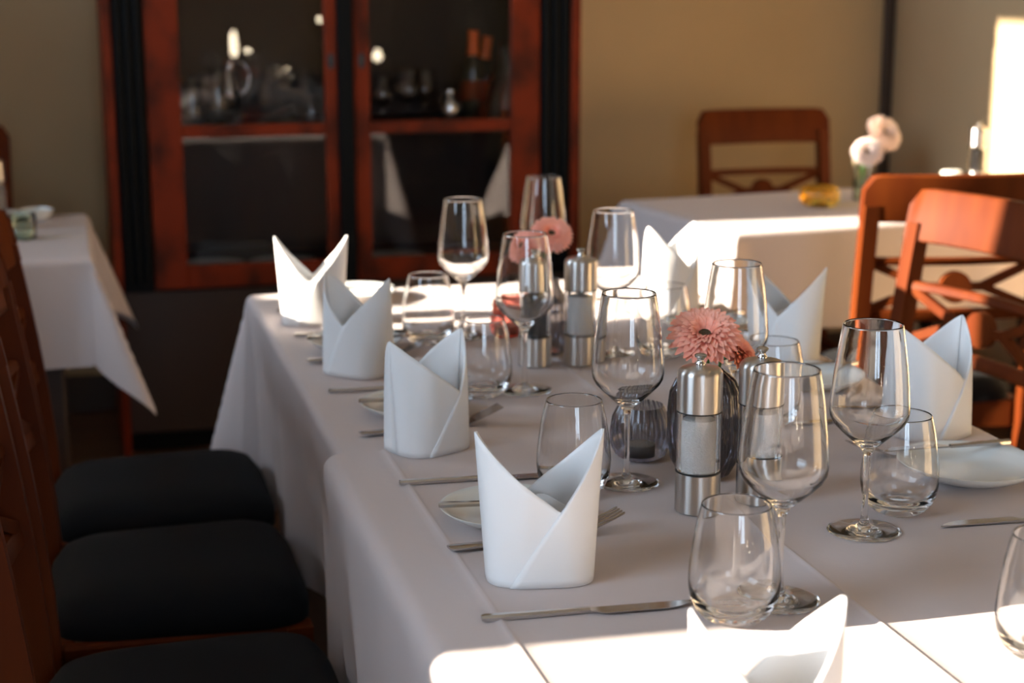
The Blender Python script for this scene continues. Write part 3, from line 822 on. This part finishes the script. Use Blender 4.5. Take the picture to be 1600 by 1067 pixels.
def fork_kit(L=0.205):
    def zc(x):
        t = x / L
        if t < 0.55: return 0.002 + 0.002 * (1 - t / 0.55) ** 2
        k = (t - 0.55) / 0.45
        return 0.002 - 0.003 * math.sin(math.pi * min(1, k * 1.6)) * (k < 0.62) + (0.030 * max(0, k - 0.25) ** 1.5)
    def wd(t):
        if t < 0.6: return 0.0085 - 0.0040 * t / 0.6
        return 0.0045
    h = MB(); secs = []
    for t in [0, 0.02, 0.1, 0.25, 0.4, 0.5, 0.6, 0.65]:
        x = L * t; w_ = wd(t) * (0.7 if t == 0 else 1); z = zc(x) + 0.001; th = 0.0014
        secs.append([(x, -w_, z - th), (x, w_, z - th), (x, w_, z + th * 0.4), (x, w_ * 0.6, z + th), (x, -w_ * 0.6, z + th), (x, -w_, z + th * 0.4)])
    h.strip(secs)
    hd = MB(); secs = []
    for t, w_ in [(0.64, 0.0045), (0.68, 0.0075), (0.72, 0.0108), (0.77, 0.0122), (0.80, 0.0122)]:
        x = L * t; z = zc(x) + 0.001; th = 0.0010
        secs.append([(x, -w_, z - th), (x, w_, z - th), (x, w_, z + th), (x, -w_, z + th)])
    hd.strip(secs)
    tn = MB(); secs = []
    for t in [0.795, 0.85, 0.9, 0.95, 0.99, 1.0]:
        x = L * t; z = zc(x) + 0.001; w_ = 0.0017 * (1 if t < 0.95 else 0.8 if t < 1 else 0.45); th = 0.0009
        secs.append([(x, -w_, z - th), (x, w_, z - th), (x, w_, z + th), (x, -w_, z + th)])
    tn.strip(secs)
    tm = tn.mesh('tine', 'cutlery', 40)
    return [('handle', h.mesh('handle', 'cutlery', 40)), ('head', hd.mesh('head', 'cutlery', 40), None, None, [('tine', tm, (0, y, 0)) for y in (-0.0102, -0.0034, 0.0034, 0.0102)])]
KK, FK, BK = knife_kit(), fork_kit(), knife_kit(0.180, 0.085, 0.016, 0.0085)
def plate_mesh():
    o = [(0, 0.0), (0.040, 0.0), (0.044, 0.0010), (0.047, 0.003), (0.060, 0.0065), (0.071, 0.0125), (0.0775, 0.0175), (0.0785, 0.0190)]
    i = [(0.0775, 0.0194), (0.070, 0.0150), (0.059, 0.0090), (0.050, 0.0058), (0.030, 0.0045), (0, 0.0042)]
    return MB().lathe(o + i, 64).mesh('bread_plate', 'china', 60)
PM = plate_mesh()
def zt(y): return Z if y < 2.08 else TZ - 0.0004
# left side: knife on the near side of the napkin, fork and bread plate on the far side
who = {1: 'front left napkin', 2: 'second left napkin', 3: 'third left napkin', 4: 'sunlit far left napkin'}
for k, (xh, yk, dk) in {1: (0.360, 1.480, -2.5), 2: (0.367, 1.931, -3), 3: (0.354, 2.411, -2), 4: (0.356, 2.815, -2)}.items():
    spawn('table_knife', KK, (xh, yk, zt(yk) + 0.0024), 'steel table knife lying before the %s' % who[k], 'knife', 'table knives', R(dk))
spawn('table_knife', KK, (0.352, 0.975, Z + 0.0024), 'steel table knife in the sunny foreground before the cut-off napkin', 'knife', 'table knives', R(-2))
for k, (xh, yf, df) in {1: (0.372, 1.678, 7), 2: (0.358, 2.160, 8), 3: (0.350, 2.606, 8), 4: (0.352, 3.020, 5)}.items():
    spawn('table_fork', FK, (xh, yf, zt(yf) + 0.0006), 'steel table fork lying behind the %s' % who[k], 'fork', 'table forks', R(df))
spawn('table_fork', FK, (0.360, 1.225, Z + 0.0006), 'steel table fork behind the foreground napkin in the sun patch', 'fork', 'table forks', R(5))
PG, BG = 'bread plates', 'butter knives'
for k, (xp, yp) in {1: (0.462, 1.768), 2: (0.455, 2.262), 3: (0.442, 2.692), 4: (0.515, 3.125)}.items():
    spawn('bread_plate', PM, (xp, yp, zt(yp)), 'small white bread plate behind the %s' % who[k], 'plate', PG)
    spawn('butter_knife', BK, (xp - 0.080, yp + 0.006, zt(yp) + 0.0222), 'butter knife resting across the bread plate behind the %s' % who[k], 'knife', BG, rot=(0, 0, R(-8)))
# right side, turned round
for (x, y, d, lab) in [(1.140, 1.606, 180 - 3, 'steel table knife at the right edge, before the right-hand bread plate'),
                       (1.158, 2.052, 180 - 2, 'steel table knife behind the large right napkin'),
                       (1.158, 2.572, 180 - 2, 'steel table knife behind the one-peaked right napkin'),
                       (1.150, 2.985, 180 - 2, 'steel table knife behind the furthest right napkin')]:
    spawn('table_knife', KK, (x, y, zt(y) + 0.0024), lab, 'knife', 'table knives', R(d))
for (x, y, d, lab) in [(1.150, 1.900, 180 + 3, 'steel table fork between the right bread plate and the large right napkin'),
                       (1.152, 2.385, 180 + 2, 'steel table fork before the one-peaked right napkin'),
                       (1.140, 2.790, 180 + 2, 'steel table fork before the furthest right napkin')]:
    spawn('table_fork', FK, (x, y, zt(y) + 0.0006), lab, 'fork', 'table forks', R(d))
for (x, y, lab, k, dy) in [(1.056, 1.782, 'the large right napkin', 1.14, 0.052), (1.070, 2.275, 'the one-peaked right napkin', 1.0, 0.034), (1.060, 2.680, 'the furthest right napkin', 1.0, 0.034)]:
    spawn('bread_plate', PM, (x, y, zt(y)), 'small white bread plate before ' + lab, 'plate', PG, scale=(k, k, k))
    spawn('butter_knife', BK, (x + 0.086, y + dy, zt(y) + 0.0222 * k), 'butter knife resting on the bread plate before ' + lab, 'knife', BG, R(180))

# ------------------------------------------------------------------ things on the corner table
def rt(u, v, z=TZ):
    c, s = math.cos(RT_RZ), math.sin(RT_RZ)
    return (RT_LOC[0] + c * u - s * v, RT_LOC[1] + s * u + c * v, z)
am_prof = [(0, 0.0), (0.028, 0.0), (0.044, 0.008), (0.052, 0.024), (0.050, 0.040), (0.042, 0.052), (0.038, 0.055)]
amm = MB().lathe(am_prof, 16 * 6, ribs=16, rib=0.08).mesh('amber_glass', 'amber', 180, fix=False)
spawn('tealight_holder', [('ribbed_glass', amm), ('tealight', tl)], (1.918, 4.070, TZ), 'low amber glass tealight holder on the corner table', 'candle holder')
cy_prof = [(0, 0.0), (0.020, 0.0), (0.0235, 0.003), (0.0225, 0.03), (0.0215, 0.07), (0.0245, 0.092), (0.0275, 0.104)]
cvm = MB().lathe(cy_prof, 40).mesh('clear_vase', 'greenglass', 60, fix=False)
spawn('bud_vase', cvm, (2.085, 4.165, TZ), 'pale clear glass bud vase on the corner table', 'vase')
gerbera('pale pink gerbera, upper of two in the corner table vase', (2.085, 4.165, TZ + 0.004), [(0, 0, 0), (0.004, 0, 0.1), (0.024, -0.002, 0.150), (0.054, -0.012, 0.178)], (0.25, -0.75, 0.55), 0.055, 'petalpale')
gerbera('pale pink gerbera, lower of two in the corner table vase', (2.081, 4.160, TZ + 0.004), [(0, 0, 0), (0.002, 0, 0.1), (0.002, -0.016, 0.115), (-0.004, -0.040, 0.132)], (-0.35, -0.75, 0.55), 0.044, 'petalpale')
spawn('pepper_mill', PK, (2.530, 4.330, TZ), 'steel mill standing on the corner table by the sunlit wall', 'mill', None)
cand = MB().lathe([(0, 0.0), (0.028, 0.0), (0.030, 0.003), (0.030, 0.045), (0.026, 0.050), (0.004, 0.047), (0, 0.047)], 32).mesh('candle_body', 'candle', 40)
wick = MB().tube([(0, 0, 0.046), (0.001, 0, 0.056)], 0.0011, 6).mesh('wick', 'black', 0)
spawn('pillar_candle', [('wax', cand), ('wick', wick)], (2.450, 4.330, TZ), 'short white candle left of the mill by the sunlit wall', 'candle')

# ------------------------------------------------------------------ things on the left table
spawn('pepper_mill', PK, (-0.178, 4.20, TZ), 'dark-filled mill at the left edge on the left table', 'mill', None)
dish = MB().lathe([(0, 0), (0.026, 0), (0.034, 0.004), (0.040, 0.018), (0.042, 0.026), (0.0405, 0.026), (0.036, 0.014), (0.028, 0.006), (0, 0.005)], 40).mesh('dish', 'china', 50)
spawn('small_dish', dish, (-0.088, 4.36, TZ), 'small white dish near the back of the left table', 'dish')
cg = MB().lathe([(0, 0.0), (0.024, 0.0), (0.030, 0.004), (0.0315, 0.04), (0.0305, 0.062)], 40).mesh('votive_glass', 'greenglass', 60, fix=False)
spawn('tealight_holder', [('glass_cup', cg), ('tealight', tl)], (-0.115, 4.035, TZ), 'clear glass tealight cup near the front of the left table', 'candle holder')
spawn('bread_plate', PM, (-0.185, 4.345, TZ), 'white bread plate beside the dish on the left table', 'plate')

# ------------------------------------------------------------------ inside the cabinet
SH = 0.9185
def bottle(label, loc, rot, h=0.27, r=0.034, cap='orangefoil'):
    body = MB().lathe([(0, 0), (r - 0.003, 0), (r, 0.004), (r, h * 0.58), (r * 0.9, h * 0.64), (r * 0.45, h * 0.74), (0.0135, h * 0.80), (0.0135, h * 0.985), (0, h * 0.985)], 32).mesh('body', 'bottledark', 40)
    caps = MB().lathe([(0.0175, h * 0.735), (0.0165, h * 0.80), (0.0155, h * 0.95), (0.016, h * 1.0), (0, h * 1.0)], 28).mesh('capsule', cap, 40)
    lab = MB().lathe([(r + 0.0006, h * 0.26), (r + 0.0006, h * 0.46)], 32).mesh('paper_label', 'cabwood', 180)
    return spawn('bottle', [('body', body), ('capsule', caps), ('paper_label', lab)], loc, label, 'bottle', 'bottles in the cabinet', rot=rot)
bottle('dark bottle with orange-red capsule, upright in the cabinet right of centre', (1.165, 4.90, SH), (0, R(2), 0))
bottle('dark bottle with orange-red capsule leaning to the right beside the carafe', (1.200, 4.985, SH + 0.002), (0, R(9), 0), h=0.25)
car = MB().lathe([(0, 0.0), (0.055, 0.0), (0.068, 0.01), (0.072, 0.05), (0.062, 0.10), (0.035, 0.15), (0.026, 0.19), (0.030, 0.225), (0.034, 0.235)], 48).mesh('carafe', 'cutglass', 60, fix=False)
spawn('glass_carafe', car, (1.285, 4.90, SH), 'wide clear glass carafe behind the right door of the cabinet', 'carafe')
for x, y, s, lab in [(0.895, 4.87, 0.75, 'small wine glass at the left of the right cabinet door'), (0.975, 4.89, 0.85, 'wine glass with bright glints in the middle of the right cabinet door'),
                  (1.045, 4.99, 0.80, 'wine glass further back behind the right cabinet door')]:
    spawn('wine_glass', WK, (x, y, SH), lab, 'wine glass', 'glasses in the cabinet', scale=(s * 1.2, s * 1.2, s * 0.8))
jar = MB().lathe([(0, 0), (0.03, 0), (0.036, 0.005), (0.038, 0.05), (0.032, 0.075), (0.02, 0.09), (0.02, 0.1), (0, 0.1)], 32).mesh('jar', 'silver', 50)
spawn('silver_pot', jar, (1.095, 4.875, SH), 'small silver pot before the upright bottle in the cabinet', 'pot')
for x, y, s, lab in [(0.345, 4.865, 1.0, 'clear tumbler at the left end of the cabinet shelf'), (0.425, 4.945, 1.15, 'second clear tumbler from the left on the cabinet shelf'), (0.685, 4.88, 0.6, 'small clear glass beside the centre post in the cabinet')]:
    spawn('water_tumbler', TM, (x, y, SH), lab, 'tumbler', 'glasses in the cabinet', scale=(s, s, s * 1.25))
ew = MB().lathe([(0, 0), (0.026, 0), (0.028, 0.004), (0.012, 0.014), (0.010, 0.024), (0.028, 0.05), (0.036, 0.08), (0.032, 0.115), (0.016, 0.15), (0.014, 0.175), (0.018, 0.19), (0, 0.185)], 32).mesh('body', 'silver', 50)
hdl = MB().tube([(0.014, 0, 0.18), (0.040, 0, 0.178), (0.058, 0, 0.15), (0.055, 0, 0.11), (0.035, 0, 0.085)], 0.0035, 8).mesh('handle', 'silver', 60)
spawn('silver_ewer', [('body', ew), ('handle', hdl)], (0.470, 5.05, SH), 'tall silver jug with a curved handle in the left half of the cabinet', 'jug')
boat = MB(); secs = []
for i in range(13):
    t = i / 12; x = -0.06 + 0.15 * t; hw_ = 0.032 * math.sin(math.pi * min(1, 0.12 + 0.80 * t)) ** 0.7; ztop = 0.040 + 0.030 * max(0, t - 0.45) ** 1.2 * 2; zb = 0.012 + 0.03 * max(0, t - 0.55) ** 1.3
    secs.append([(x, hw_ * math.cos(R(a)), ztop + (zb - ztop) * -math.sin(R(a))) for a in range(180, 361, 20)] + [(x, hw_ * 0.9, ztop - 0.001), (x, 0, (ztop + zb) / 2 + 0.004), (x, -hw_ * 0.9, ztop - 0.001)])
boat.strip(secs)
bft = MB().lathe([(0, 0), (0.022, 0), (0.022, 0.004), (0.010, 0.010), (0.012, 0.018), (0, 0.018)], 24).mesh('foot', 'silver', 50)
spawn('sauce_boat', [('bowl', boat.mesh('bowl', 'silver', 60)), ('foot', bft)], (0.545, 4.90, SH), 'low silver sauce boat with a raised spout in the left half of the cabinet', 'sauce boat')
pl2 = MB().lathe([(0, 0), (0.06, 0), (0.10, 0.010), (0.125, 0.018), (0.124, 0.020), (0.098, 0.013), (0.06, 0.004), (0, 0.004)], 56).mesh('dinner_plate', 'china', 60)
for x, y, lab in [(0.385, 4.94, 'white plate lying at the left on the cabinet bottom shelf'), (0.600, 4.935, 'white plate lying left of the centre post on the cabinet bottom shelf'), (0.930, 4.94, 'white plate lying on the bottom shelf behind the right cabinet door')]:
    spawn('dinner_plate', pl2, (x, y, 0.5005), lab, 'plate', 'plates in the cabinet', scale=(0.85, 0.85, 0.85))

# ------------------------------------------------------------------ unseen sideboard and lamps, added only to mirror as glints in the cabinet doors
def glow_mat(name, color, strength):
    m, nt, out = mat_new(name)
    e = nt.nodes.new('ShaderNodeEmission'); e.inputs[0].default_value = (*color, 1); e.inputs[1].default_value = strength
    nt.links.new(e.outputs[0], out.inputs[0])
    return m
M['glow'] = glow_mat('added_lamp_glow', (1.0, 0.84, 0.60), 45)  # emitter of the made-up lamps, bright enough to glint in the panes
sb = [('body', MB().box(0.85, 2.35, -2.45, -1.85, 0.08, 0.62, 0.004).mesh('body', 'cabdark', 0)), ('top', MB().box(0.82, 2.38, -2.47, -1.82, 0.62, 0.65, 0.004).mesh('top', 'cabdark', 0))]
for x in (0.90, 2.30):
    for y in (-2.40, -1.90): sb.append(('leg', MB().box(x - 0.025, x + 0.025, y - 0.025, y + 0.025, 0, 0.08, 0.003).mesh('leg', 'cabdark', 0)))
for x in (1.10, 1.60, 2.10): sb.append(('door', MB().box(x - 0.235, x + 0.235, -1.85, -1.832, 0.11, 0.60, 0.003).mesh('door', 'cabdark', 0)))
spawn('sideboard', sb, (0, 0, 0), 'low dark sideboard added by the rear wall to carry the made-up lamps', 'sideboard')  # unseen furniture, added to hold the glint lamps
def lamp(label, x, z, r, h):
    zb = z - h / 2 - 0.65
    st = MB().lathe([(0, 0), (0.03, 0), (0.03, 0.004), (0.006, 0.009), (0.005, max(zb - 0.004, 0.010)), (r * 0.8, zb), (0, zb)] if zb > 0.02 else [(0, 0), (r + 0.004, 0), (r + 0.004, max(zb, 0.003)), (0, max(zb, 0.003))], 20).mesh('stand', 'brass', 40)
    b = max(zb, 0.003)
    gl = MB().lathe([(0, b), (r * 0.8, b), (r, b + h * 0.2), (r, b + h * 0.7), (r * 0.5, b + h * 0.95), (0, b + h)], 20).mesh('lit_shade', 'glow', 60)
    spawn('added_lamp', [('stand', st), ('lit_shade', gl)], (x, -2.0, 0.65), label, 'lamp', 'added lamps mirrored in the cabinet doors')  # made-up lamp, added for its reflection in the cabinet glass
lamp('tall added lamp mirrored as the largest light spot in the left cabinet door', 1.109, 0.880, 0.022, 0.17)
lamp('low added lamp mirrored just right of the largest light spot', 1.200, 0.815, 0.022, 0.06)
lamp('small added lamp mirrored as a round spot in the middle of the left cabinet door', 1.452, 0.685, 0.026, 0.05)
lamp('added lamp mirrored as a light spot at the left of the right cabinet door', 2.088, 0.790, 0.026, 0.075)
lamp('high small added lamp mirrored near the top of the left cabinet door stile', 1.698, 1.034, 0.018, 0.035)
